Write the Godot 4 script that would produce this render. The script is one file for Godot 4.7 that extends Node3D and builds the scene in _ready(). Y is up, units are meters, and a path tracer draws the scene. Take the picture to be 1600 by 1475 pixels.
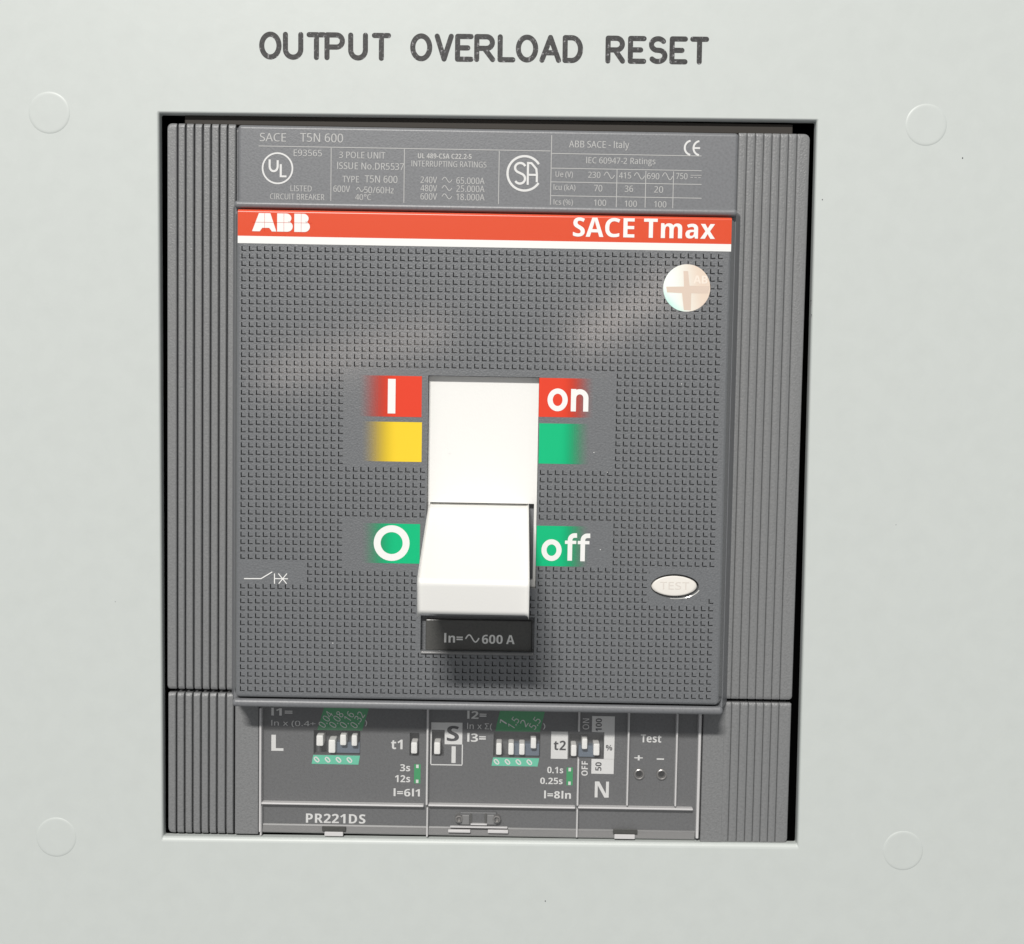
extends Node3D
# A moulded-case circuit breaker seen through the cut-out of a painted sheet-metal panel.
# All lengths below are millimetres (MM turns them into metres); the panel's front is z = 0.

const MM := 0.001

class Sh:
	# collects triangles (millimetres) for one mesh
	var v := PackedVector3Array()
	var n := PackedVector3Array()
	var c := PackedColorArray()
	var u := PackedVector2Array()
	var tint := Color(1, 1, 1)
	var tinted := false
	var mapped := Rect2()
	func tri(a: Vector3, b: Vector3, d: Vector3, ca = null, cb = null, cd = null) -> void:
		var k := (b - a).cross(d - a)
		if k.length() < 1e-9:
			return
		k = k.normalized()
		for p in [a, d, b]:
			v.append(p)
			n.append(k)
		if ca != null:
			tinted = true
			c.append_array(PackedColorArray([ca, cd, cb]))
		else:
			c.append_array(PackedColorArray([tint, tint, tint]))
	func quad(a: Vector3, b: Vector3, d: Vector3, e: Vector3) -> void:
		tri(a, b, d)
		tri(a, d, e)
	func rect(x0: float, y0: float, x1: float, y1: float, z: float) -> void:
		quad(Vector3(x0, y0, z), Vector3(x1, y0, z), Vector3(x1, y1, z), Vector3(x0, y1, z))
	# rings run counter-clockwise seen from +z; walls face outward when they rise, inward when they sink
	func loft(rings: Array, cap := true, cap_first := false) -> void:
		for k in rings.size() - 1:
			var a: Array = rings[k]
			var b: Array = rings[k + 1]
			for i in a.size():
				var j := (i + 1) % a.size()
				quad(a[i], a[j], b[j], b[i])
		if cap:
			lid(rings[-1])
		if cap_first:
			var r: Array = rings[0].duplicate()
			r.reverse()
			lid(r)
	func lid(r: Array) -> void:
		var m := Vector3.ZERO
		for p in r:
			m += p
		m /= r.size()
		for i in r.size():
			tri(m, r[i], r[(i + 1) % r.size()])
	func polygon(pts: Array, z: float) -> void:
		var pv := PackedVector2Array(pts)
		if Geometry2D.is_polygon_clockwise(pv):
			pv.reverse()
		var t := Geometry2D.triangulate_polygon(pv)
		for i in range(0, t.size(), 3):
			var a := pv[t[i]]
			var b := pv[t[i + 1]]
			var d := pv[t[i + 2]]
			if (b - a).cross(d - a) < 0:
				var h := b
				b = d
				d = h
			tri(Vector3(a.x, a.y, z), Vector3(b.x, b.y, z), Vector3(d.x, d.y, z))
	# a flat ribbon of width w along the points, with round ends if asked
	func stroke(pts: Array, w: float, z: float, round_ends := false, closed := false) -> void:
		var m := pts.size()
		var l := []
		var r := []
		for i in m:
			var a: Vector2 = pts[i - 1] if i > 0 else (pts[m - 1] if closed else pts[0])
			var b: Vector2 = pts[i + 1] if i < m - 1 else (pts[0] if closed else pts[m - 1])
			var p: Vector2 = pts[i]
			var d1 := (p - a).normalized()
			var d2 := (b - p).normalized()
			if d1 == Vector2.ZERO:
				d1 = d2
			if d2 == Vector2.ZERO:
				d2 = d1
			var t := (d1 + d2).normalized()
			var q := Vector2(-t.y, t.x)
			var k := w * 0.5 / maxf(0.35, q.dot(Vector2(-d1.y, d1.x)))
			l.append(p + q * k)
			r.append(p - q * k)
		for i in (m if closed else m - 1):
			var j := (i + 1) % m
			quad(Vector3(r[i].x, r[i].y, z), Vector3(r[j].x, r[j].y, z), Vector3(l[j].x, l[j].y, z), Vector3(l[i].x, l[i].y, z))
		if round_ends and not closed:
			for e in 2:
				var p: Vector2 = pts[0] if e == 0 else pts[m - 1]
				var s: Vector2 = (l[0] - p) if e == 0 else (r[m - 1] - p)
				for k in 8:
					var a := s.rotated(PI * k / 8)
					var b := s.rotated(PI * (k + 1) / 8)
					tri(Vector3(p.x, p.y, z), Vector3(p.x + a.x, p.y + a.y, z), Vector3(p.x + b.x, p.y + b.y, z))
	# solid of revolution about z: profile of (radius, z) from the outside in
	func lathe(x: float, y: float, profile: Array, seg := 40, sx := 1.0, sy := 1.0) -> void:
		var rings := []
		for q in profile:
			var ring := []
			for i in seg:
				var a := TAU * i / seg
				ring.append(Vector3(x + cos(a) * q.x * sx, y + sin(a) * q.x * sy, q.y))
			rings.append(ring)
		loft(rings, false)
		if profile[-1].x > 0.001:
			lid(rings[-1])
	# box with rounded front edges and corners; the back stays sharp
	func cbox(x0: float, y0: float, z0: float, x1: float, y1: float, z1: float, r: float, seg := 2) -> void:
		var rings := [Sh.rr(x0, y0, x1, y1, r, seg, z0)]
		for k in seg + 1:
			var a := PI / 2 * k / seg
			var o := r * (1.0 - cos(a))
			rings.append(Sh.rr(x0 + o, y0 + o, x1 - o, y1 - o, maxf(r - o, 0.001), seg, z1 - r + r * sin(a)))
		loft(rings)
	static func rr(x0: float, y0: float, x1: float, y1: float, r: float, seg: int, z: float) -> Array:
		var out := []
		var cs := [Vector2(x1 - r, y0 + r), Vector2(x1 - r, y1 - r), Vector2(x0 + r, y1 - r), Vector2(x0 + r, y0 + r)]
		for k in 4:
			for i in seg + 1:
				var a := -PI / 2 + PI / 2 * k + PI / 2 * i / seg
				out.append(Vector3(cs[k].x + r * cos(a), cs[k].y + r * sin(a), z))
		return out
	# rectangle whose corners (lower right, upper right, upper left, lower left) have radii of their own
	static func rrc(x0: float, y0: float, x1: float, y1: float, radii: Array, seg: int, z: float) -> Array:
		var out := []
		for k in 4:
			var r: float = radii[k]
			var m: Vector2 = [Vector2(x1 - r, y0 + r), Vector2(x1 - r, y1 - r), Vector2(x0 + r, y1 - r), Vector2(x0 + r, y0 + r)][k]
			for i in seg + 1:
				var a := -PI / 2 + PI / 2 * k + PI / 2 * i / seg
				out.append(Vector3(m.x + r * cos(a), m.y + r * sin(a), z))
		return out
	static func r4(x0: float, y0: float, x1: float, y1: float, z: float) -> Array:
		return [Vector3(x0, y0, z), Vector3(x1, y0, z), Vector3(x1, y1, z), Vector3(x0, y1, z)]
	# a flat sheet with rectangular holes
	func plate(x0: float, y0: float, x1: float, y1: float, z: float, holes: Array) -> void:
		var xs := [x0, x1]
		var ys := [y0, y1]
		for h in holes:
			xs.append_array([h.position.x, h.end.x])
			ys.append_array([h.position.y, h.end.y])
		xs.sort()
		ys.sort()
		for i in xs.size() - 1:
			for j in ys.size() - 1:
				var m := Vector2((xs[i] + xs[i + 1]) / 2, (ys[j] + ys[j + 1]) / 2)
				if xs[i + 1] - xs[i] > 1e-4 and ys[j + 1] - ys[j] > 1e-4 and not holes.any(func(h): return h.has_point(m)):
					rect(xs[i], ys[j], xs[i + 1], ys[j + 1], z)
	func well(h: Rect2, z: float, depth: float, floor_too := true) -> void:
		loft([Sh.r4(h.position.x, h.position.y, h.end.x, h.end.y, z), Sh.r4(h.position.x, h.position.y, h.end.x, h.end.y, z - depth)], floor_too)
	func mesh(smooth := 0.0) -> ArrayMesh:
		if smooth > 0.0:
			var near := {}
			for i in v.size():
				var k := Vector3i(v[i] * 2000.0)
				if not near.has(k):
					near[k] = []
				near[k].append(i)
			var limit := cos(deg_to_rad(smooth))
			var out := n.duplicate()
			for k in near:
				for i in near[k]:
					var s := Vector3.ZERO
					for j in near[k]:
						if n[i].dot(n[j]) > limit:
							var f: int = j - j % 3
							s += n[j] * (v[f + 1] - v[f]).cross(v[f + 2] - v[f]).length()
					out[i] = s.normalized()
			n = out
		var a := []
		a.resize(Mesh.ARRAY_MAX)
		var p := v.duplicate()
		for i in p.size():
			p[i] *= MM
		a[Mesh.ARRAY_VERTEX] = p
		a[Mesh.ARRAY_NORMAL] = n
		if tinted:
			a[Mesh.ARRAY_COLOR] = c
		if mapped.size != Vector2.ZERO:
			for q in v:
				u.append(Vector2((q.x - mapped.position.x) / mapped.size.x, 1.0 - (q.y - mapped.position.y) / mapped.size.y))
			a[Mesh.ARRAY_TEX_UV] = u
		var m := ArrayMesh.new()
		m.add_surface_from_arrays(Mesh.PRIMITIVE_TRIANGLES, a)
		return m

var used = {}
var M = {}
var fonts = {}
var metric = {}

func V(x: float, y: float) -> Vector2:
	return Vector2(x, y)

func R(x0: float, y0: float, x1: float, y1: float) -> Rect2:
	return Rect2(x0, y0, x1 - x0, y1 - y0)

func numbered(called: String, parent: Node) -> String:
	var key = str(parent.get_instance_id()) + called
	used[key] = used.get(key, -1) + 1
	return called if used[key] == 0 else "%s_%03d" % [called, used[key]]

func part(called: String, parent: Node, s: Sh, m: Material, smooth := 0.0, label := "") -> MeshInstance3D:
	var o = MeshInstance3D.new()
	o.name = numbered(called, parent)
	o.mesh = s.mesh(smooth)
	o.material_override = m
	if label:
		o.set_meta("label", label)
	parent.add_child(o, true)
	return o

func stuff(o: Node) -> void:
	o.set_meta("kind", "stuff")

func mat(name_: String, r: float, g: float, b: float, rough: float, spec := 0.5) -> StandardMaterial3D:
	var m = StandardMaterial3D.new()
	m.resource_name = name_
	m.albedo_color = Color(r, g, b).linear_to_srgb()
	m.roughness = rough
	m.metallic_specular = spec
	M[name_] = m
	return m

func noise_texture(freq: float, seed_: int, normal: bool, strength := 4.0, ramp: Gradient = null, octaves := 3, kind := FastNoiseLite.TYPE_SIMPLEX_SMOOTH) -> NoiseTexture2D:
	var f = FastNoiseLite.new()
	f.noise_type = kind
	f.frequency = freq
	f.seed = seed_
	f.fractal_octaves = octaves
	var t = NoiseTexture2D.new()
	t.noise = f
	t.width = 512
	t.height = 512
	t.seamless = true
	t.as_normal_map = normal
	t.bump_strength = strength
	if ramp:
		t.color_ramp = ramp
	return t

func ramp(stops: Array) -> Gradient:
	var g = Gradient.new()
	var o = PackedFloat32Array()
	var c = PackedColorArray()
	for s in stops:
		o.append(s[0])
		c.append(Color(s[1], s[1], s[1]) if s[1] is float else s[1])
	g.offsets = o
	g.colors = c
	return g

func grain(m: StandardMaterial3D, per_metre: float, normal: Texture2D, depth: float, colour: Texture2D = null) -> void:
	m.uv1_triplanar = true
	m.uv1_scale = Vector3.ONE * per_metre
	if normal:
		m.normal_enabled = true
		m.normal_texture = normal
		m.normal_scale = depth
	if colour:
		m.albedo_texture = colour

# lettering: a line of text fitted between x0 and x1, its baseline at y, its capitals cap tall
func letters(s: String, bold: bool) -> Array:
	s = s.replace("I", "l")  # a plain upright bar, without serifs
	var key = s + str(bold)
	if not metric.has(key):
		if not fonts.has(bold):
			var f = SystemFont.new()
			f.font_names = PackedStringArray(["Droid Sans"])
			f.font_weight = 700 if bold else 400
			fonts[bold] = f
		var t = TextMesh.new()
		t.font = fonts[bold]
		t.font_size = 48
		t.pixel_size = 0.01
		t.depth = 0.0
		t.curve_step = 1.0
		t.text = s
		var a = t.get_mesh_arrays()
		var pts: PackedVector3Array = a[Mesh.ARRAY_VERTEX]
		var idx = a[Mesh.ARRAY_INDEX]
		var out = PackedVector3Array()
		if idx == null or idx.size() == 0:
			out = pts
		else:
			for i in idx:
				out.append(pts[i])
		var lo = Vector3.INF
		var hi = -Vector3.INF
		for p in out:
			lo = lo.min(p)
			hi = hi.max(p)
		metric[key] = [out, lo, hi]
	return metric[key]

func text(sh: Sh, s: String, x0: float, x1: float, y: float, cap: float, z: float, bold := false, turn := 0.0, about := Vector2.ZERO, lean := 0.0) -> void:
	var l = letters(s, bold)
	var h = letters("H", bold)
	var pts: PackedVector3Array = l[0]
	var kx: float = (x1 - x0) / maxf(l[2].x - l[1].x, 1e-6)
	var ky: float = cap / (h[2].y - h[1].y)
	for i in range(0, pts.size() - 2, 3):
		var q = []
		for k in 3:
			var p = pts[i + k]
			var w = Vector2(x0 + (p.x - l[1].x) * kx, y + (p.y - h[1].y) * ky)
			w.x += (w.y - y) * lean
			if turn != 0.0:
				w = about + (w - about).rotated(turn)
			q.append(Vector3(w.x, w.y, z))
		if absf((q[1] - q[0]).cross(q[2] - q[0]).z) < 1e-7:
			continue
		if (q[1] - q[0]).cross(q[2] - q[0]).z > 0:
			sh.tri(q[0], q[1], q[2])
		else:
			sh.tri(q[0], q[2], q[1])

# text turned by `turn` about its middle (x, y); wide and cap before turning
func text_at(sh: Sh, s: String, x: float, y: float, wide: float, cap: float, z: float, turn: float, bold := false) -> void:
	text(sh, s, x - wide / 2, x + wide / 2, y - cap / 2, cap, z, bold, turn, Vector2(x, y))

func arc(x: float, y: float, rx: float, ry: float, from: float, to: float, seg := 24) -> Array:
	var out = []
	for i in seg + 1:
		var a = deg_to_rad(lerpf(from, to, float(i) / seg))
		out.append(Vector2(x + cos(a) * rx, y + sin(a) * ry))
	return out

func ring(x: float, y: float, rx: float, ry: float, seg := 40) -> Array:
	return arc(x, y, rx, ry, 0, 360.0 - 360.0 / seg, seg - 1)

func tilde(sh: Sh, x0: float, y0: float, x1: float, y1: float, w: float, z: float) -> void:
	var p = []
	for i in 17:
		var t = i / 16.0
		p.append(Vector2(lerpf(x0, x1, t), (y0 + y1) / 2 + sin(t * TAU) * (y1 - y0) / 2))
	sh.stroke(p, w, z, true)

func line(sh: Sh, x0: float, y0: float, x1: float, y1: float, w: float, z: float) -> void:
	sh.stroke([Vector2(x0, y0), Vector2(x1, y1)], w, z)

func inset(p: Array, d: float) -> Array:
	var out = []
	for i in p.size():
		var a: Vector2 = p[i - 1]
		var b: Vector2 = p[(i + 1) % p.size()]
		var t = ((p[i] - a).normalized() + (b - p[i]).normalized()).normalized()
		out.append(p[i] + Vector2(-t.y, t.x) * d)
	return out

func rounded(p: Array, radii: Array, seg := 5) -> Array:
	var out = []
	for i in p.size():
		var a: Vector2 = p[i - 1]
		var b: Vector2 = p[(i + 1) % p.size()]
		var q: Vector2 = p[i]
		var r: float = radii[i]
		var s = q + (a - q).normalized() * r
		var e = q + (b - q).normalized() * r
		for k in seg + 1:
			var t = float(k) / seg
			out.append(s.lerp(q, t).lerp(q.lerp(e, t), t))
	return out

func _ready() -> void:
	view_and_light()
	materials()
	panel()
	breaker()

func view_and_light() -> void:
	var cam = Camera3D.new()
	cam.name = "camera"
	cam.fov = 40.483
	cam.near = 0.01
	cam.far = 20.0
	cam.transform = Transform3D(Basis(Vector3(0.9999247, 0.0120919, -0.0021010), Vector3(-0.0122026, 0.9978228, -0.0648126), Vector3(0.0013127, 0.0648334, 0.9978952)), Vector3(6.6416, 21.7683, 285.526) * MM)
	add_child(cam)
	cam.current = true
	var e = Environment.new()
	e.background_mode = Environment.BG_COLOR
	e.background_color = Color(0.28, 0.286, 0.292).linear_to_srgb()
	e.tonemap_mode = Environment.TONE_MAPPER_LINEAR
	e.tonemap_exposure = 1.0
	e.sdfgi_enabled = true
	e.ssao_enabled = true
	e.ssil_enabled = true
	var w = WorldEnvironment.new()
	w.name = "surroundings"
	w.environment = e
	add_child(w)
	# the long ceiling fitting above and in front of the panel
	var key = AreaLight3D.new()
	key.name = "ceiling_light"
	key.area_size = Vector2(0.50, 0.11)
	key.light_energy = 6.3
	key.light_color = Color(1.0, 0.988, 0.97)
	key.shadow_enabled = true
	key.area_range = 6.0
	add_child(key)
	key.look_at_from_position(Vector3(-0.30, 1.42, 1.93), Vector3(0, 0, 0), Vector3.UP)

	# two lamps added behind the camera so the glossy plastic mirrors them as streaks
	for l in [[-341, 33, -86, 102], [90, 87, 229, 171]]:
		var lamp = AreaLight3D.new()
		lamp.name = numbered("streak_light", self)
		var a = Vector3(l[0], l[1], 1500) * MM
		var b = Vector3(l[2], l[3], 1500) * MM
		lamp.area_size = Vector2(a.distance_to(b), 0.035)
		lamp.light_energy = 0.02
		lamp.light_color = Color(1.0, 0.93, 0.88)
		lamp.shadow_enabled = true
		lamp.area_range = 6.0
		add_child(lamp)
		lamp.position = (a + b) / 2
		lamp.rotation.z = atan2(b.y - a.y, b.x - a.x)

func materials() -> void:
	var peel = noise_texture(0.02, 3, true, 3.0)
	var fine = noise_texture(0.09, 5, true, 3.0, null, 2)
	var mottle = noise_texture(0.012, 8, false, 0, ramp([[0.0, 0.985], [0.5, 0.994], [1.0, 1.0]]), 5)
	var speck = noise_texture(0.06, 9, false, 0, ramp([[0.0, 0.90], [0.5, 0.97], [1.0, 1.0]]), 4)
	grain(mat("panel_paint", 0.573, 0.607, 0.588, 0.42, 0.45), 24.0, peel, 0.035, mottle)
	var wear = noise_texture(0.028, 21, false, 0, ramp([[0.0, 0.26], [0.55, 0.30], [0.70, 0.36], [0.78, 0.6], [0.88, 1.0]]), 4)
	grain(mat("stencil_ink", 0.29, 0.285, 0.295, 0.55), 70.0, peel, 0.3, wear)
	grain(mat("grey_plastic", 0.160, 0.167, 0.176, 0.46, 0.5), 40.0, fine, 0.35, speck)
	grain(mat("rib_plastic", 0.222, 0.226, 0.229, 0.42, 0.5), 40.0, fine, 0.35, speck)
	grain(mat("name_plastic", 0.196, 0.202, 0.213, 0.40, 0.5), 40.0, fine, 0.1, speck)
	grain(mat("trip_plastic", 0.128, 0.130, 0.134, 0.5, 0.4), 40.0, fine, 0.2, speck)
	grain(mat("dark_plastic", 0.085, 0.085, 0.08, 0.32, 0.5), 40.0, fine, 0.2, speck)
	for k in ["grey_plastic"]:
		M[k].clearcoat_enabled = true
		M[k].clearcoat = 0.6
		M[k].clearcoat_roughness = 0.1
	mat("gap_brown", 0.045, 0.04, 0.035, 0.5, 0.3)  # brown that paints the faint glow in the top gap
	mat("black_inside", 0.02, 0.02, 0.02, 0.8, 0.2)
	grain(mat("white_plastic", 0.84, 0.835, 0.81, 0.33, 0.5), 30.0, fine, 0.06)
	mat("red_print", 0.70, 0.072, 0.022, 0.3)
	mat("white_print", 0.84, 0.84, 0.82, 0.45)
	mat("pale_print", 0.47, 0.47, 0.46, 0.5)
	mat("trip_print", 0.70, 0.70, 0.69, 0.5)
	mat("dark_print", 0.045, 0.045, 0.05, 0.5)
	mat("green_print", 0.02, 0.30, 0.10, 0.5)
	mat("mint_print", 0.12, 0.54, 0.36, 0.5)
	mat("blue_plastic", 0.13, 0.16, 0.20, 0.4)
	mat("cover_pale", 0.62, 0.61, 0.61, 0.3)  # pale tone, painted for light caught by clear ridges and at the latch
	mat("lip_plastic", 0.20, 0.20, 0.20, 0.25)
	mat("steel", 0.30, 0.29, 0.28, 0.35).metallic = 0.7
	mat("button_white", 0.80, 0.77, 0.72, 0.4)
	mat("button_mark", 0.70, 0.65, 0.60, 0.5)
	var pane = mat("clear_pane", 1, 1, 1, 0.06)
	pane.transparency = BaseMaterial3D.TRANSPARENCY_ALPHA
	pane.albedo_color = Color(0.9, 0.9, 0.9, 0.05)
	var rim = mat("highlight_gloss", 0.55, 0.55, 0.53, 0.12)  # bright gloss for the highlight built at the button cup
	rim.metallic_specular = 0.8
	var fade = mat("fading_print", 1, 1, 1, 0.45, 0.35)
	fade.vertex_color_use_as_albedo = true
	fade.transparency = BaseMaterial3D.TRANSPARENCY_ALPHA
	var foil = mat("foil", 1, 1, 1, 0.35)
	foil.vertex_color_use_as_albedo = true
	foil.metallic = 0.25

# ------------------------------------------------------------------ the panel

func panel() -> void:
	var x0 = -72.25
	var y0 = -81.05
	var x1 = 72.25
	var y1 = 81.25
	var r = 1.1
	var s = Sh.new()
	s.plate(-330, -300, 330, 330, 0, [R(x0 - r * 0.45, y0 - r, x1 + r * 0.45, y1 + r * 0.45)])
	var rings = []
	for k in 6:
		var a = PI / 2 * k / 5
		var o = r * (1.0 - sin(a))
		rings.append(Sh.rr(x0 - o * 0.45, y0 - o, x1 + o * 0.45, y1 + o * 0.45, 0.35 + o * 0.001, 3, (-r + r * cos(a)) * 0.8))
	rings.append(Sh.rr(x0, y0, x1, y1, 0.35, 3, -2.4))
	s.loft(rings, false)
	for c in [[x1 + r * 0.45, y0 - r, -1, 1], [x1 + r * 0.45, y1 + r * 0.45, -1, -1], [x0 - r * 0.45, y1 + r * 0.45, 1, -1], [x0 - r * 0.45, y0 - r, 1, 1]]:
		s.tri(Vector3(c[0], c[1], 0), Vector3(c[0] + c[2] * 0.3504, c[1], 0), Vector3(c[0], c[1] + c[3] * 0.3504, 0))
	var o = part("cabinet_panel", self, s, M.panel_paint, 40.0)
	o.set_meta("label", "pale grey-green painted sheet metal panel around the circuit breaker")
	o.set_meta("category", "panel")
	for c in [[-96.34, 81.09], [96.24, 80.70], [-96.58, -81.44], [96.37, -82.09]]:
		s = Sh.new()
		s.lathe(c[0], c[1], [V(4.6, -0.02), V(4.5, 0.03), V(4.35, 0.085), V(4.15, 0.115), V(3.8, 0.125), V(0.0, 0.125)], 64)
		part("plug", o, s, M.panel_paint, 30.0)
	# the dark box behind the cut-out
	s = Sh.new()
	s.well(R(-110, -110, 110, 110), -2.4, 80)
	s.plate(-110, -110, 110, 110, -2.41, [R(x0, y0, x1, y1)])
	part("enclosure", o, s, M.black_inside)
	s = Sh.new()
	for c in [[72.01, 42.03, 0.22], [73.94, 64.19, 0.16], [15.06, -94.94, 0.18], [104.49, 73.59, 0.2], [72.23, 38.93, 0.14], [-82.72, -27.12, 0.1], [92.42, -7.58, 0.1]]:
		s.lathe(c[0], c[1], [V(c[2] * 0.7, 0.012), V(0.0, 0.014)], 7, 1.0, 1.5)
	stuff(part("paint_fleck", o, s, M.dark_print))
	panel_lettering(o)

func panel_lettering(o: Node) -> void:
	var w = 1.12
	var base = 93.10 + w / 2
	var top = base + 4.88
	var line_of = [["O", 405, 440], ["U", 442, 474], ["T", 479, 510], ["P", 507, 539], ["U", 544, 575], ["T", 581, 611], ["O", 641, 675.5], ["V", 679, 709], ["E", 711, 740], ["R", 741, 774], ["L", 777.5, 805.5], ["O", 806, 841], ["A", 843, 877], ["D", 879, 911], ["R", 946, 977], ["E", 981, 1010], ["S", 1013, 1043], ["E", 1046, 1074.5], ["T", 1078, 1107.5]]
	var left: float = -50.20
	var per: float = 0.14010
	for l in line_of:
		var a: float = left + (l[1] - 405.0) * per + w / 2
		var b: float = left + (l[2] - 405.0) * per - w / 2
		var m = (a + b) / 2
		var h = (base + top) / 2
		var ss = []
		match l[0]:
			"O":
				ss = [ring(m, h, (b - a) / 2, (top - base) / 2)]
			"U":
				ss = [[V(a, top)] + arc(m, base + 1.7, m - a, 1.7, 180, 360, 14) + [V(b, top)]]
			"T":
				ss = [[V(a, top), V(b, top)], [V(m, top), V(m, base)]]
			"P":
				ss = [[V(a, base), V(a, top)], [V(a, top)] + arc(b - 1.3, top - 1.3, 1.3, 1.3, 90, -90, 12) + [V(a, top - 2.6)]]
			"R":
				ss = [[V(a, base), V(a, top)], [V(a, top)] + arc(b - 1.35, top - 1.25, 1.25, 1.25, 90, -90, 12) + [V(a, top - 2.5)], [V(m - 0.1, top - 2.5), V(b, base)]]
			"V":
				ss = [[V(a, top), V(m, base)], [V(m, base), V(b, top)]]
			"E":
				ss = [[V(a, base), V(a, top)], [V(a, top), V(b, top)], [V(a, h), V(b - 0.7, h)], [V(a, base), V(b, base)]]
			"L":
				ss = [[V(a, top), V(a, base)], [V(a, base), V(b, base)]]
			"A":
				ss = [[V(a, base), V(m, top)], [V(m, top), V(b, base)], [V(a + 0.9, base + 1.6), V(b - 0.9, base + 1.6)]]
			"D":
				ss = [[V(a, base), V(a, top)], [V(a, top)] + arc(b - 1.9, h, 1.9, (top - base) / 2, 90, -90, 18) + [V(a, base)]]
			"S":
				ss = [arc(m, top - 1.25, (b - a) / 2 - 0.1, 1.25, 35, 250, 16) + arc(m, base + 1.22, (b - a) / 2, 1.22, 70, -145, 16)]
		var s = Sh.new()
		var z = 0.03
		for q in ss:
			s.stroke(q, w, z, l[0] != "O", l[0] == "O")
			z += 0.004
		part("letter", o, s, M.stencil_ink)

# ------------------------------------------------------------------ the breaker

func breaker() -> void:
	var root = Node3D.new()
	root.name = "circuit_breaker"
	root.set_meta("label", "grey moulded-case circuit breaker with red band and white toggle handle in the panel cut-out")
	root.set_meta("category", "circuit breaker")
	root.rotation_degrees.z = -0.3
	add_child(root)
	covers(root)
	housing(root)
	front(root)
	handle(root)
	trip_unit(root)

const XA := -71.15
const XB := 70.75
const YT := 79.0
const YM := -47.55
const YN := -48.35
const YB := -80.9

func covers(root: Node) -> void:
	# upper cover: body block, plain name area between the ribs
	var s = Sh.new()
	s.cbox(XA + 0.15, YM, -60, XB - 0.15, YT - 0.1, -2.2, 1.4, 4)
	var a = -55.0
	s.cbox(-55.64, -47.50, -2.60, 55.12, 79.00, -1.00, 0.9, 4)
	var up = part("upper_cover", root, s, M.name_plastic, 35.0)
	nameplate(up)
	s = Sh.new()
	s.cbox(-67.5, YT - 0.05, -8, 67.0, 81.2, -1.9, 0.2)  # added filler strip, its brown painting the glow in the top gap
	part("gap_glow_strip", root, s, M.gap_brown)
	s = Sh.new()
	s.cbox(XA + 0.15, YB + 0.05, -60, XB - 0.15, YN, -6.5, 1.4, 4)
	s.cbox(-55.71, YB + 0.05, -7, -50.32, YN - 0.02, -1.0, 0.25)
	s.cbox(50.68, YB + 0.05, -7, 55.63, YN - 0.02, -1.0, 0.25)
	s.cbox(XA + 0.15, YB + 0.1, -8, -55.71 + 0.05, YN - 0.02, -2.2, 1.4, 4)
	s.cbox(55.63 - 0.05, YB + 0.1, -8, XB - 0.15, YN - 0.02, -2.2, 1.4, 4)
	part("lower_cover", root, s, M.rib_plastic)
	# the eight ribs on each side of both covers
	var ul = [XA, -68.70, -66.92, -65.00, -63.12, -61.31, -59.45, -57.67, -55.72]
	var ll = [XA + 0.2, -68.91, -67.04, -65.21, -63.34, -61.51, -59.69, -57.66, -55.77]
	var ur = [54.99, 56.86, 58.73, 60.56, 62.40, 64.18, 66.04, 67.90, XB]
	var lr = [55.22, 57.11, 59.00, 60.88, 62.63, 64.37, 66.11, 67.85, XB - 0.1]
	for i in 8:
		var c: float = 1.0 if i == 0 else 0.2
		var d: float = 1.25 if i == 7 else 0.2
		ribs(root, ul[i], ul[i + 1], YM + 0.02, YT, true, [0.2, 0.2, c, c * 0.6 + 0.08])
		ribs(root, ll[i], ll[i + 1], YB + 0.02, YN - 0.02, true, [0.2, 0.2, 0.2, c])
		ribs(root, ur[i], ur[i + 1], YM + 0.02, YT, false, [d * 0.6 + 0.08, d, 0.2, 0.2])
		ribs(root, lr[i], lr[i + 1], YB + 0.02, YN - 0.02, false, [d, 0.2, 0.2, 0.2])

func ribs(root: Node, x0: float, x1: float, y0: float, y1: float, deep: bool, k: Array) -> void:
	var s = Sh.new()
	if deep:
		x1 -= 0.3
		s.loft([Sh.rrc(x0, y0, x1, y1, k, 4, -2.6), Sh.rrc(x0, y0, x1, y1, k, 4, -1.5), Sh.rrc(x0 + 0.04, y0 + 0.3, x1 - 0.04, y1 - 0.3, k, 4, -1.2), Sh.rrc(x0 + 0.22, y0 + 0.9, x1 - 0.22, y1 - 0.9, k, 4, -1.0)])
	else:
		x1 -= 0.06
		s.loft([Sh.rrc(x0, y0, x1, y1, k, 4, -2.6), Sh.rrc(x0, y0, x1, y1, k, 4, -1.32), Sh.rrc(x0 + 0.14, y0 + 0.3, x1 - 0.14, y1 - 0.3, k, 4, -1.12), Sh.rrc(x0 + 0.5, y0 + 0.9, x1 - 0.5, y1 - 0.9, k, 4, -1.0)])
	part("rib", root, s, M.rib_plastic, 30.0)

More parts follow.
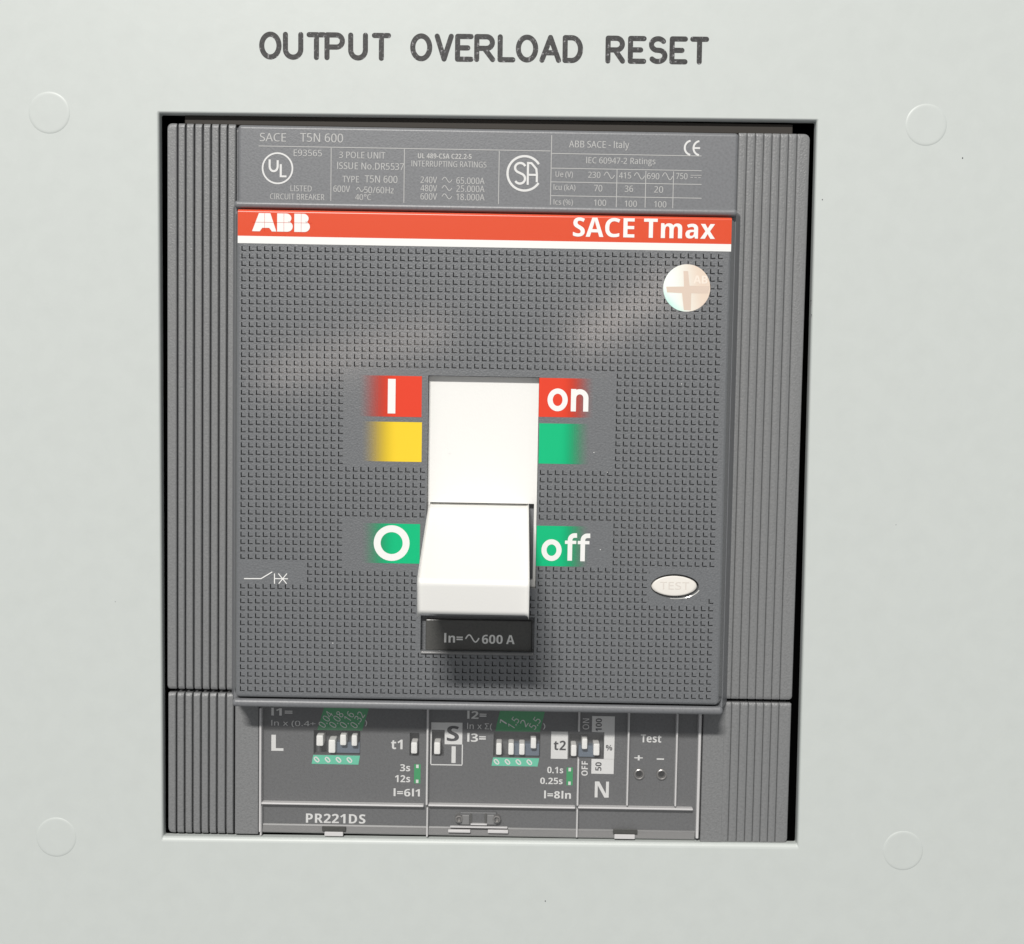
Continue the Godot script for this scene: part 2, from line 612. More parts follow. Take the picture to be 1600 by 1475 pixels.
func nameplate(up: Node) -> void:
	var z = -0.95
	var w = 0.16
	var s = Sh.new()
	text(s, "SACE", -50.66, -44.87, 75.36, 1.81, z)
	text(s, "T5N 600", -41.76, -32.30, 75.41, 1.88, z)
	text(s, "ABB SACE - Italy", 17.57, 30.84, 75.19, 1.46, z)
	text(s, "IEC 60947-2 Ratings", 21.46, 36.72, 71.79, 1.32, z)
	text(s, "E93565", -43.16, -36.94, 72.29, 1.39, z)
	text(s, "LISTED", -43.82, -39.14, 64.58, 1.26, z)
	text(s, "CIRCUIT BREAKER", -48.34, -36.30, 62.75, 1.26, z)
	text(s, "3 POLE UNIT", -33.11, -22.94, 72.01, 1.39, z)
	text(s, "ISSUE No.DR5537", -33.52, -18.81, 69.60, 1.47, z)
	text(s, "TYPE", -32.36, -28.68, 66.73, 1.40, z)
	text(s, "T5N 600", -27.41, -20.19, 66.77, 1.54, z)
	text(s, "600V", -34.33, -30.64, 64.60, 1.40, z)
	text(s, "50/60Hz", -27.53, -21.01, 64.46, 1.40, z)
	text(s, "40°C", -29.50, -25.95, 62.93, 1.26, z)
	text(s, "UL 489-CSA C22.2-5", -15.73, -3.86, 72.24, 1.11, z, true)
	text(s, "INTERRUPTING RATINGS", -17.12, -0.58, 70.45, 1.26, z)
	text(s, "240V", -15.09, -11.42, 66.88, 1.40, z)
	text(s, "65.000A", -7.17, -0.94, 66.83, 1.40, z)
	text(s, "480V", -15.07, -11.39, 65.06, 1.40, z)
	text(s, "25.000A", -7.14, -0.91, 65.08, 1.40, z)
	text(s, "600V", -15.05, -11.37, 63.24, 1.40, z)
	text(s, "18.000A", -7.12, -0.88, 63.26, 1.40, z)
	part("rating_print", up, s, M.pale_print)
	s = Sh.new()
	tilde(s, -29.23, 64.73, -27.68, 65.64, w, z)
	for y in [67.65, 65.83, 64.02]:
		tilde(s, -10.28, y - 0.55, -8.15, y + 0.55, w, z)
	part("wave_mark", up, s, M.pale_print)
	s = Sh.new()
	text(s, "Ue (V)", 14.73, 18.55, 68.72, 1.19, z)
	text(s, "230", 21.95, 24.63, 68.62, 1.33, z)
	text(s, "415", 28.74, 31.42, 68.60, 1.33, z)
	text(s, "690", 34.96, 37.65, 68.56, 1.33, z)
	text(s, "750", 41.32, 43.87, 68.67, 1.33, z)
	text(s, "Icu (kA)", 14.36, 19.17, 65.85, 1.19, z)
	text(s, "70", 23.28, 25.12, 65.70, 1.40, z)
	text(s, "36", 30.08, 31.92, 65.68, 1.40, z)
	text(s, "20", 36.59, 38.57, 65.65, 1.40, z)
	text(s, "Ics (%)", 14.43, 18.67, 62.63, 1.19, z)
	text(s, "100", 23.35, 26.04, 62.56, 1.33, z)
	text(s, "100", 30.15, 32.84, 62.47, 1.33, z)
	text(s, "100", 36.67, 39.36, 62.44, 1.33, z)
	tilde(s, 25.47, 68.54, 27.73, 69.93, w, z)
	tilde(s, 32.12, 68.51, 34.38, 69.91, w, z)
	tilde(s, 38.34, 68.48, 40.60, 70.01, w, z)
	line(s, 44.55, 69.56, 46.96, 69.56, 0.12, z)
	for i in 3:
		line(s, 44.55 + i * 0.85, 69.07, 44.55 + i * 0.85 + 0.55, 69.07, 0.12, z)
	part("table_print", up, s, M.pale_print)
	s = Sh.new()
	for q in [[-50.94, 74.33, 13.49, 74.31], [13.64, 73.97, 46.85, 73.62], [13.70, 70.76, 46.93, 70.42], [13.76, 67.76, 47.01, 67.42], [13.82, 64.75, 47.10, 64.41]]:
		line(s, q[0], (q[1] + q[3]) / 2, q[2], (q[1] + q[3]) / 2, w, z - 0.01)
	for q in [[-34.90, 74.19, -34.88, 62.60], [-18.72, 74.18, -18.72, 62.45], [2.19, 74.12, 2.24, 62.53], [13.64, 77.79, 13.79, 62.58], [28.27, 70.52, 28.31, 62.27], [34.64, 70.35, 34.69, 62.24], [40.79, 70.31, 40.78, 62.20]]:
		line(s, (q[0] + q[2]) / 2, q[1], (q[0] + q[2]) / 2, q[3], w, z)
	part("ruled_line", up, s, M.pale_print)
	# certification marks
	s = Sh.new()
	var c = V(-46.72, 69.53)
	s.stroke(ring(c.x, c.y, 3.3, 3.3), 0.36, z, false, true)
	s.stroke([V(c.x - 1.75, c.y + 1.9), V(c.x - 1.75, c.y + 0.35)] + arc(c.x - 0.85, c.y + 0.25, 0.85, 0.9, 190, 350, 10) + [V(c.x + 0.03, c.y + 0.35), V(c.x + 0.03, c.y + 1.75)], 0.46, z + 0.01)
	s.stroke([V(c.x + 0.72, c.y + 0.9), V(c.x + 0.72, c.y - 1.95)], 0.46, z + 0.01)
	s.stroke([V(c.x + 0.5, c.y - 1.75), V(c.x + 2.0, c.y - 1.75)], 0.42, z + 0.02)
	part("certification_mark", up, s, M.trip_print)
	s = Sh.new()
	c = V(7.86, 69.34)
	s.stroke(arc(c.x, c.y, 3.75, 3.75, 33, 327, 40), 0.5, z)
	s.stroke(arc(c.x - 0.95, c.y + 1.2, 1.15, 1.05, 20, 250, 12) + arc(c.x - 1.0, c.y - 1.15, 1.15, 1.1, 70, -150, 12), 0.5, z + 0.01)
	s.stroke([V(c.x + 0.75, c.y - 2.5), V(c.x + 0.75, c.y + 2.5)], 0.46, z + 0.02)
	s.stroke([V(c.x + 0.6, c.y + 2.25), V(c.x + 1.5, c.y + 2.25), V(c.x + 2.6, c.y + 1.0), V(c.x + 2.75, c.y - 0.2), V(c.x + 2.75, c.y - 1.9)], 0.46, z + 0.03)
	s.stroke([V(c.x + 0.6, c.y - 0.3), V(c.x + 2.7, c.y - 0.3)], 0.44, z + 0.04)
	part("certification_mark", up, s, M.trip_print)
	s = Sh.new()
	c = V(44.11, 75.53)
	s.stroke(arc(c.x + 0.5, c.y, 1.5, 1.55, 100, 260, 20), 0.42, z)
	c = V(46.09, 75.49)
	s.stroke(arc(c.x + 0.45, c.y, 1.5, 1.55, 100, 260, 20), 0.42, z)
	line(s, c.x - 1.0, c.y, c.x + 0.4, c.y, 0.4, z + 0.01)
	part("conformity_mark", up, s, M.trip_print)

const NX0 := -54.75
const NX1 := 53.95

func housing(root: Node) -> void:
	var s = Sh.new()
	s.loft([Sh.rr(-56.5, -49.2, 55.85, 61.7, 1.2, 4, -1.6), Sh.rr(-56.5, -49.2, 55.85, 61.7, 1.2, 4, -1.0), Sh.rr(-54.55, -48.9, 53.75, 61.2, 1.2, 4, 5.6)])
	s.cbox(-54.5, 59.6, 4.0, 53.7, 61.2, 7.6, 0.7, 4)
	s.cbox(-54.3, -48.9, 4.0, 53.5, -47.05, 8.75, 0.8, 4)
	part("front_housing", root, s, M.name_plastic, 40.0)

func subtract(rects: Array, h: Rect2) -> Array:
	var out = []
	for r in rects:
		var k: Rect2 = r.intersection(h)
		if k.size.x < 1e-4 or k.size.y < 1e-4:
			out.append(r)
			continue
		if k.position.x > r.position.x + 1e-4:
			out.append(R(r.position.x, r.position.y, k.position.x, r.end.y))
		if k.end.x < r.end.x - 1e-4:
			out.append(R(k.end.x, r.position.y, r.end.x, r.end.y))
		if k.position.y > r.position.y + 1e-4:
			out.append(R(k.position.x, r.position.y, k.end.x, k.position.y))
		if k.end.y < r.end.y - 1e-4:
			out.append(R(k.position.x, k.end.y, k.end.x, r.end.y))
	return out

func front(root: Node) -> void:
	var z = 9.0
	var slot = R(-12.14, -21.49, 11.84, 24.38)
	var tag = R(-13.11, -35.60, 11.76, -27.83)
	var cup = R(36.50, -23.70, 47.78, -17.24)
	var holes = [slot, tag, cup]
	var fx0 = -52.9
	var fx1 = 51.85
	var fy0 = -46.0
	var fy1 = 58.55
	var s = Sh.new()
	var rings = []
	rings.append(Sh.rr(NX0, -46.6, NX1, 59.1, 0.9, 4, 4.9))
	rings.append(Sh.rr(-53.5, -46.6, 52.45, 59.1, 0.9, 4, 8.4))
	for k in [1, 2, 3]:
		var a: float = PI / 2 * k / 3
		var o = 0.6 * (1.0 - cos(a))
		rings.append(Sh.rr(-53.5 + o, -46.6 + o, 52.45 - o, 59.1 - o, 0.9 - o, 4, 8.4 + 0.6 * sin(a)))
	s.loft(rings, false)
	# corner fillers between the rounded rim and the square field
	for q in [[fx0, fy0, 1, 1], [fx1, fy0, -1, 1], [fx1, fy1, -1, -1], [fx0, fy1, 1, -1]]:
		pass
	var p = 1.62
	var gx = -52.75
	var gy = 51.67
	var nx = 64
	var ny = 60
	var rests = [R(fx0, fy0, gx, fy1), R(gx + nx * p, fy0, fx1, fy1), R(gx, gy, gx + nx * p, fy1), R(gx, fy0, gx + nx * p, gy - ny * p)]
	var blanks = [R(-30.57, 4.81, -12.04, 25.12), R(11.04, 5.39, 28.44, 25.41), R(-30.61, -17.37, -11.69, -7.02), R(10.71, -17.07, 28.37, -7.14), R(-52.57, -21.72, -37.79, -16.67), R(35.92, -22.51, 55.42, -16.61)]
	var relief = Sh.new()
	for i in nx:
		for j in ny:
			var cell = Rect2(gx + i * p, gy - (j + 1) * p, p, p)
			var m = cell.get_center()
			var cut: bool = holes.any(func(h): return h.intersects(cell))
			if cut:
				var left = [cell]
				for h in holes:
					left = subtract(left, h)
				rests.append_array(left)
			elif blanks.any(func(b): return b.has_point(m)):
				rests.append(cell)
			else:
				stud(relief, cell.position.x, cell.position.y, p, z)
	for r in rests:
		s.rect(r.position.x, r.position.y, r.end.x, r.end.y, z)
	s.well(slot, z, 4.5, false)
	s.well(tag, z, 2.2)
	# oval cup for the push button
	var o = cup.get_center()
	var hx = cup.size.x / 2
	var hy = cup.size.y / 2
	var outer = []
	var inner = []
	var deep = []
	for k in 48:
		var a = TAU * k / 48
		var d = V(cos(a), sin(a))
		var t = minf(hx / maxf(absf(d.x), 1e-5), hy / maxf(absf(d.y), 1e-5))
		outer.append(Vector3(o.x + d.x * t, o.y + d.y * t, z))
		inner.append(Vector3(o.x + d.x * 5.25, o.y + d.y * 2.65, z))
		deep.append(Vector3(o.x + d.x * 5.15, o.y + d.y * 2.55, z - 1.6))
	s.loft([outer, inner, deep], true)
	var f = part("front_plate", root, s, M.grey_plastic, 30.0)
	stuff(part("stud_relief", f, relief, M.grey_plastic))
	band(f)
	marks(f)
	# round hologram seal
	s = Sh.new()
	var c = V(43.03, 44.02)
	var rad = 5.05
	for k in 48:
		for h in 4:
			var r0 = rad * h / 4
			var r1 = rad * (h + 1) / 4
			var q = []
			for e in [[r0, k], [r1, k], [r1, k + 1], [r0, k + 1]]:
				var a: float = TAU * e[1] / 48
				q.append(Vector3(c.x + cos(a) * e[0], c.y + sin(a) * e[0], z + 0.06))
			var cc = q.map(func(v3): return seal_colour((v3.x - c.x) / rad, (v3.y - c.y) / rad))
			s.tri(q[0], q[1], q[2], cc[0], cc[1], cc[2])
			s.tri(q[0], q[2], q[3], cc[0], cc[2], cc[3])
	var seal = part("hologram_seal", f, s, M.foil, 0.0, "round shiny hologram seal under the right end of the red band")
	s = Sh.new()
	s.tint = Color(0.76, 0.62, 0.52)
	s.tinted = true
	s.polygon([V(c.x - 0.5, c.y - 4.7), V(c.x + 1.0, c.y - 4.7), V(c.x + 1.0, c.y - 1.1), V(c.x + 4.6, c.y - 1.1), V(c.x + 4.9, c.y + 0.5), V(c.x + 0.6, c.y + 0.5), V(c.x + 0.2, c.y + 3.6), V(c.x - 0.8, c.y + 3.6), V(c.x - 0.6, c.y + 0.3), V(c.x - 4.4, c.y + 0.2), V(c.x - 4.2, c.y - 1.0), V(c.x - 1.0, c.y - 1.1)], z + 0.08)
	s.tint = Color(0.94, 0.84, 0.74)
	text(s, "AB", c.x + 1.4, c.x + 4.4, c.y + 1.0, 1.7, z + 0.09, true)
	part("seal_print", seal, s, M.foil)
	# push button
	s = Sh.new()
	s.lathe(o.x - 0.1, o.y, [V(1.0, 7.2), V(1.0, 8.2), V(0.95, 8.4), V(0.85, 8.5), V(0.0, 8.5)], 48, 4.95, 2.3)
	var b = part("test_button", f, s, M.button_white, 40.0, "small oval white push button near the lower right corner")
	s = Sh.new()
	text(s, "TEST", o.x - 3.2, o.x + 3.2, o.y - 0.75, 1.6, 8.54)
	part("engraved_print", b, s, M.button_mark)
	s = Sh.new()  # pale crescent shaped as the highlight at the lower right of the cup
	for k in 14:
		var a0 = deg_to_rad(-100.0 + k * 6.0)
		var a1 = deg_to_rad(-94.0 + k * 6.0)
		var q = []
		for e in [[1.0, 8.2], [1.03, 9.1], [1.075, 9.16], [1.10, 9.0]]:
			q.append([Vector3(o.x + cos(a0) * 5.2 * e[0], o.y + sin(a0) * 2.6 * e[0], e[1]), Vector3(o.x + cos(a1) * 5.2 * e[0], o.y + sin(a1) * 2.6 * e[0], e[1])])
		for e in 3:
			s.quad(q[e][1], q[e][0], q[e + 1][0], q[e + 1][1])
	part("button_highlight", f, s, M.highlight_gloss, 40.0)
	# rated current tag in its recess, under the handle
	s = Sh.new()
	s.cbox(-12.05, -35.66, 6.5, 11.23, -28.86, 8.0, 0.2)
	var l = part("rating_tag", f, s, M.dark_plastic, 0.0, "dark rated-current tag in a recess below the handle")
	s = Sh.new()
	text(s, "In=", -7.96, -3.89, -33.91, 1.98, 8.05, true)
	text(s, "600 A", 0.32, 7.47, -34.02, 1.98, 8.05, true)
	tilde(s, -3.21, -33.70, -0.40, -32.14, 0.3, 8.05)
	part("printed_text", l, s, M.white_print)
	s = Sh.new()
	s.cbox(-13.05, -36.31, 8.5, 11.70, -35.67, 9.45, 0.25, 3)
	part("recess_lip", f, s, M.lip_plastic, 40.0)

func seal_colour(x: float, y: float) -> Color:
	var warm = Color(0.84, 0.70, 0.58)
	var cool = Color(0.93, 1.0, 0.95)
	return warm.lerp(cool, clampf(0.5 - x * 0.9 - y * 0.15, 0.0, 1.0)).lerp(Color(0.5, 0.95, 0.82), clampf((-x - y - 0.95) * 1.6, 0.0, 1.0))  # teal at the lower left paints in a lens glow

func stud(s: Sh, x: float, y: float, p: float, z: float) -> void:
	# one cell of the moulded grain: a flat pad behind an L-shaped groove at its left and bottom
	var a = 0.25
	var w = 0.23
	var e = 1.3
	var d = 1.25  # upright groove
	var g = 0.55  # level groove
	s.rect(x, y, x + a, y + p, z)
	s.rect(x + a, y, x + p, y + a, z)
	s.rect(x + a, y + e, x + p, y + p, z)
	s.rect(x + a + w, y + a + w, x + p, y + e, z)
	s.rect(x + e, y + a, x + p, y + a + w, z)
	var l = [V(a, a), V(e, a), V(e, a + w), V(a + w, a + w), V(a + w, e), V(a, e)]
	for i in 6:
		var b: Vector2 = l[i]
		var c: Vector2 = l[(i + 1) % 6]
		s.quad(Vector3(x + b.x, y + b.y, z), Vector3(x + c.x, y + c.y, z), Vector3(x + c.x, y + c.y, z - (g if i < 3 else d)), Vector3(x + b.x, y + b.y, z - (g if i < 3 else d)))
	s.rect(x + a + w, y + a, x + e, y + a + w, z - g)
	s.rect(x + a, y + a, x + a + w, y + e, z - d)
	s.quad(Vector3(x + a, y + a, z - g), Vector3(x + a + w, y + a, z - g), Vector3(x + a + w, y + a, z - d), Vector3(x + a, y + a, z - d))
	s.quad(Vector3(x + a + w, y + a, z - g), Vector3(x + a + w, y + a + w, z - g), Vector3(x + a + w, y + a + w, z - d), Vector3(x + a + w, y + a, z - d))

func band(f: Node) -> void:
	# red strip that wraps over the plate's top edge, white strip under it
	var x0 = -53.3
	var x1 = 52.3
	var yr = 53.48
	var yw = 51.92
	var s = Sh.new()
	var prof = [V(yr, 9.05)]
	for k in 6:
		var a = PI / 2 * (1.0 - k / 5.0)
		prof.append(V(59.15 - 0.65 + 0.65 * cos(a), 8.4 + 0.65 * sin(a)))
	prof.append(V(59.15, 5.4))
	for i in prof.size() - 1:
		var a: Vector2 = prof[i]
		var b: Vector2 = prof[i + 1]
		s.quad(Vector3(x0, a.x, a.y), Vector3(x1, a.x, a.y), Vector3(x1, b.x, b.y), Vector3(x0, b.x, b.y))
	var r = part("red_band", f, s, M.red_print, 40.0, "glossy red name band across the top")
	s = Sh.new()
	s.rect(x0, yw, x1, yr, 9.05)
	part("white_stripe", f, s, M.white_print)
	s = Sh.new()
	text(s, "SACE Tmax", 18.39, 48.77, 54.53, 4.06, 9.1, true)
	part("raised_letters", r, s, M.white_print)
	# the maker's three heavy letters, split by fine lines
	var t = 58.35
	var b = 54.49
	s = Sh.new()
	var ax = [-50.23, -48.77, -46.33, -45.03, -48.59, -48.04, -46.54, -45.99, -47.56]
	s.polygon([V(ax[0], b), V(ax[1], t), V(ax[2], t), V(ax[3], b), V(ax[7], b), V(ax[6], b + 0.75), V(ax[5], b + 0.75), V(ax[4], b)], 9.1)
	for k in 2:
		var u = [-44.87, -41.20][k] as float
		var h = (t + b) / 2 + 0.2
		s.polygon([V(u, b), V(u + 2.2, b)] + arc(u + 2.15, b + 1.12, 1.2, 1.12, -90, 78, 10) + arc(u + 1.95, t - 1.0, 1.1, 1.0, -60, 90, 10) + [V(u, t)], 9.1)
	part("maker_mark", r, s, M.white_print)
	s = Sh.new()
	line(s, ax[0], (t + b) / 2, ax[3] + 7.6, (t + b) / 2, 0.05, 9.14)
	for u in [ax[8], -43.43, -39.73]:
		line(s, u, b, u, t, 0.05, 9.15)
	part("fine_line", r, s, M.red_print)

func fading(s: Sh, q: Rect2, col: Color, solid_right: bool, z: float) -> void:
	var n = 20
	for i in n:
		var t0 = float(i) / n
		var t1 = float(i + 1) / n
		var a0 = smoothstep(0.03, 0.62, t0 if solid_right else 1.0 - t0)
		var a1 = smoothstep(0.03, 0.62, t1 if solid_right else 1.0 - t1)
		var c0 = Color(col, a0)
		var c1 = Color(col, a1)
		var xa = lerpf(q.position.x, q.end.x, t0)
		var xb = lerpf(q.position.x, q.end.x, t1)
		s.tri(Vector3(xa, q.position.y, z), Vector3(xb, q.position.y, z), Vector3(xb, q.end.y, z), c0, c1, c1)
		s.tri(Vector3(xa, q.position.y, z), Vector3(xb, q.end.y, z), Vector3(xa, q.end.y, z), c0, c1, c0)

func marks(f: Node) -> void:
	var z = 9.03
	var red = Color(0.74, 0.055, 0.024)
	var green = Color(0.004, 0.48, 0.20)
	var yellow = Color(0.86, 0.60, 0.035)
	for q in [[R(-27.71, 15.35, -13.49, 24.17), red, true], [R(-27.06, 5.66, -13.36, 14.25), yellow, true], [R(11.78, 15.88, 24.20, 24.28), red, false], [R(11.96, 5.77, 23.58, 14.49), green, false], [R(-26.85, -16.51, -13.50, -7.84), green, true], [R(11.82, -16.54, 23.78, -7.73), green, false]]:
		var s = Sh.new()
		fading(s, q[0], q[1], q[2], z)
		part("colour_patch", f, s, M.fading_print)
	z = 9.07
	var s = Sh.new()
	var k = R(-20.80, 16.05, -19.15, 23.49)
	s.rect(k.position.x, k.position.y, k.end.x, k.end.y, z)
	part("position_mark", f, s, M.white_print)
	s = Sh.new()
	var c = V(-19.62, -12.09)
	s.stroke(ring(c.x, c.y, 3.15, 3.15), 1.5, z, false, true)
	part("position_mark", f, s, M.white_print)
	# "on"
	s = Sh.new()
	var q = R(13.65, 17.15, 18.00, 22.05)
	var w = 1.12
	s.stroke(ring(q.get_center().x, q.get_center().y, q.size.x / 2 - w / 2, q.size.y / 2 - w / 2), w, z, false, true)
	q = R(18.69, 17.17, 22.48, 21.99)
	var x = q.position.x + w / 2
	var e = q.end.x - w / 2
	s.stroke([V(x, q.position.y), V(x, q.end.y)], w, z)
	s.stroke([V(x, q.position.y + 2.2)] + arc((x + e) / 2, q.end.y - w / 2 - 1.4, (e - x) / 2, 1.4, 175, 0, 14) + [V(e, q.position.y)], w, z + 0.01)
	part("position_word", f, s, M.white_print)
	# "off"
	s = Sh.new()
	q = R(12.95, -15.40, 17.33, -10.64)
	s.stroke(ring(q.get_center().x, q.get_center().y, q.size.x / 2 - w / 2, q.size.y / 2 - w / 2), w, z, false, true)
	for g in [R(18.08, -15.25, 20.58, -9.24), R(20.86, -15.34, 23.44, -9.26)]:
		var m: float = g.position.x + 1.05
		s.stroke([V(m, g.position.y), V(m, g.end.y - 1.5)] + arc(m + 0.95, g.end.y - 1.5, 0.95, 1.0, 178, 92, 8) + [V(g.end.x + 0.05, g.end.y - 0.48)], 1.0, z)
		s.stroke([V(g.position.x - 0.05, g.end.y - 2.0), V(g.end.x - 0.1, g.end.y - 2.0)], 0.72, z + 0.01)
	part("position_word", f, s, M.white_print)
	# circuit symbol
	s = Sh.new()
	s.stroke([V(-51.66, -20.43), V(-47.96, -20.37), V(-45.53, -18.85)], 0.22, z)
	s.stroke([V(-45.04, -19.19), V(-45.03, -21.44)], 0.22, z)
	s.stroke([V(-45.03, -20.32), V(-42.11, -20.31)], 0.2, z + 0.01)
	s.stroke([V(-44.20, -19.18), V(-42.38, -21.39)], 0.2, z + 0.02)
	s.stroke([V(-42.32, -19.15), V(-44.12, -21.42)], 0.2, z + 0.03)
	part("circuit_symbol", f, s, M.white_print)
	# a few grains of dust
	s = Sh.new()
	for d in [[V(23.90, 8.37), V(26.90, 4.13), V(25.74, -12.76), V(42.47, 23.47), V(-32.23, -34.32), V(-7.67, 8.79)]]:
		for g in d:
			s.lathe(g.x, g.y, [V(0.12, 9.0), V(0.08, 9.08), V(0.0, 9.1)], 6)
	stuff(part("dust", f, s, M.white_print))

func handle(root: Node) -> void:
	# white frame in the slot, then the toggle
	var o = R(-12.07, -21.41, 11.77, 24.31)
	var hole = R(-11.52, -19.90, 11.20, -3.17)
	var z = 7.2
	var s = Sh.new()
	s.plate(o.position.x, o.position.y, o.end.x, o.end.y, z, [hole])
	s.well(hole, z, 4.0)
	part("slot_frame", root, s, M.white_plastic)
	var prof = rounded([V(-3.0, 3.3), V(-3.35, 5.4), V(-15.7, 38.6), V(-22.5, 37.0), V(-23.1, 33.5), V(-18.6, 3.3)], [0.2, 0.7, 1.2, 0.9, 0.9, 0.2])
	s = Sh.new()
	var x0 = -11.75
	var x1 = 10.05
	var steps = [[x0, 0.75], [x0 + 0.1, 0.35], [x0 + 0.35, 0.1], [x0 + 0.75, 0.0], [x1 - 0.75, 0.0], [x1 - 0.35, 0.1], [x1 - 0.1, 0.35], [x1, 0.75]]
	var rings = []
	for t in steps:
		var ring = []
		for q in inset(prof, -t[1]):
			ring.append(Vector3(t[0], q.x, q.y))
		rings.append(ring)
	s.loft(rings, true, true)
	part("toggle_handle", root, s, M.white_plastic, 45.0, "white toggle handle pushed down to off")

# ------------------------------------------------------------------ the trip unit

func trip_unit(root: Node) -> void:
	var z = -2.4
	var zt = -2.35
	var x0 = -50.17
	var x1 = 50.54
	var wells = [R(-38.03, -62.37, -27.35, -56.72), R(-16.08, -62.35, -13.88, -57.00), R(-10.96, -62.25, -8.18, -56.60), R(3.09, -62.23, 13.77, -56.58), R(20.35, -62.24, 28.25, -56.59)]
	var s = Sh.new()
	s.plate(x0, YB + 0.1, x1, -47.5, z, wells)
	for w in wells:
		s.well(w, z, 2.6)
	var t = part("trip_unit", root, s, M.trip_plastic, 0.0, "trip unit with tiny white switches under a clear cover along the bottom")
	# floors of the switch wells and the switches
	for w in [R(-33.78, -62.18, -27.48, -59.66), R(7.35, -62.04, 13.64, -59.22), R(22.57, -62.09, 26.38, -59.41)]:
		s = Sh.new()
		s.cbox(w.position.x, w.position.y, -5.0, w.end.x, w.end.y, -2.9, 0.1, 1)
		part("switch_body", t, s, M.blue_plastic)
	for q in [[-37.30, -60.22, -35.69, -57.70], [-34.52, -61.80, -32.91, -58.69], [-31.90, -59.98, -30.45, -57.46], [-29.28, -60.08, -27.97, -57.56], [-15.70, -61.61, -14.24, -58.95], [-10.45, -61.67, -8.99, -58.85], [3.70, -61.56, 5.01, -58.75], [6.47, -61.51, 7.78, -58.70], [8.95, -61.47, 10.26, -58.80], [11.55, -59.94, 12.86, -57.42], [20.76, -61.55, 22.08, -58.89], [23.21, -59.88, 24.52, -57.36], [25.86, -61.31, 27.32, -58.50]]:
		s = Sh.new()
		s.cbox(q[0], q[1], -4.9, q[2], q[3], -1.4, 0.3, 2)
		part("switch_slider", t, s, M.white_plastic, 40.0)
	# clear ridges dividing the cover, coloured pale for the light they catch
	for q in [[-50.17, -80.27, -49.66, -51.48], [-12.15, -73.32, -11.68, -50.81], [22.27, -55.65, 22.71, -50.19], [22.28, -72.85, 22.72, -62.01], [33.59, -72.65, 34.02, -49.99], [44.58, -72.60, 45.02, -49.80], [49.63, -79.96, 50.28, -49.71]]:
		s = Sh.new()
		s.cbox(q[0], q[1], z - 0.1, q[2], q[3], -0.75, 0.18, 2)
		part("divider", t, s, M.cover_pale)
	for q in [[-49.69, -73.82, -12.59, -73.37], [-11.56, -73.61, 22.03, -73.16], [22.62, -73.51, 48.90, -73.06]]:
		s = Sh.new()
		s.cbox(q[0], q[1], z - 0.1, q[2], q[3], -0.9, 0.18, 2)
		part("divider", t, s, M.cover_pale)
	for q in [[-49.97, -81.17, -49.56, -74.16], [-11.95, -80.78, -11.54, -73.92], [22.29, -80.31, 22.69, -73.75]]:
		s = Sh.new()
		s.cbox(q[0], q[1], z - 0.1, q[2], q[3], -0.95, 0.18, 2)
		part("divider", t, s, M.cover_pale)
	# the lip at the foot of the cover, two notches drawn dark, and the latch
	s = Sh.new()
	s.loft([Sh.r4(x0 + 0.1, YB + 0.15, x1 - 0.9, -78.62, z), Sh.r4(x0 + 0.1, YB + 0.15, x1 - 0.9, -78.62, -2.1), Sh.r4(x0 + 0.2, YB + 0.25, x1 - 1.0, -78.92, -1.9), Sh.r4(x0 + 0.3, YB + 0.5, x1 - 1.1, -80.26, -1.55)])
	part("cover_lip", t, s, M.lip_plastic)
	for q in [[-35.17, -80.94, -30.93, -79.97, -35.77, -79.82, -30.36, -78.78], [31.09, -80.41, 35.77, -79.37, 30.77, -79.21, 36.33, -78.17]]:
		s = Sh.new()
		s.cbox(q[0], q[1], -1.3, q[2], q[3], -0.9, 0.1, 1)
		part("notch_tab", t, s, M.cover_pale)
		s = Sh.new()  # raised dark block painting the shade of the notch
		s.cbox(q[4], q[5], -1.5, q[6], q[7], -1.05, 0.08, 1)
		part("notch_shade", t, s, M.dark_plastic)
	s = Sh.new()
	s.cbox(-4.36, -78.03, z, 4.12, -74.90, -1.5, 0.3, 2)
	var latch = part("latch", t, s, M.trip_plastic)
	for q in [[-4.50, -76.47], [4.12, -76.39]]:
		s = Sh.new()
		s.lathe(q[0], q[1], [V(0.95, z), V(0.95, -1.2), V(0.85, -1.0), V(0.55, -0.95), V(0.5, -1.6), V(0.0, -1.6)], 24)
		part("screw", t, s, M.steel, 35.0)
	for q in [[-3.77, -77.78, -2.16, -75.55], [1.93, -77.68, 3.54, -75.44]]:
		s = Sh.new()
		s.cbox(q[0], q[1], -1.6, q[2], q[3], -1.15, 0.12, 2)
		part("latch_block", t, s, M.lip_plastic)
	for q in [[-2.02, -77.46, -1.51, -75.23], [1.34, -77.40, 1.85, -75.17]]:
		s = Sh.new()  # raised dark strip standing for the shade in the latch gap
		s.cbox(q[0], q[1], -1.6, q[2], q[3], -1.2, 0.08, 1)
		part("slot_shade", t, s, M.dark_plastic)
	s = Sh.new()  # pale bars painting in the highlights around the latch
	s.cbox(-6.52, -78.48, -1.5, 6.63, -78.10, -0.85, 0.15, 2)
	for q in [[-6.95, -79.60, -1.83, -78.93], [2.12, -79.59, 6.80, -78.84], [-1.85, -77.80, 1.95, -77.43]]:
		s.cbox(q[0], q[1], -1.5, q[2], q[3], -0.85, 0.15, 2)
	part("latch_highlight", t, s, M.cover_pale, 40.0)
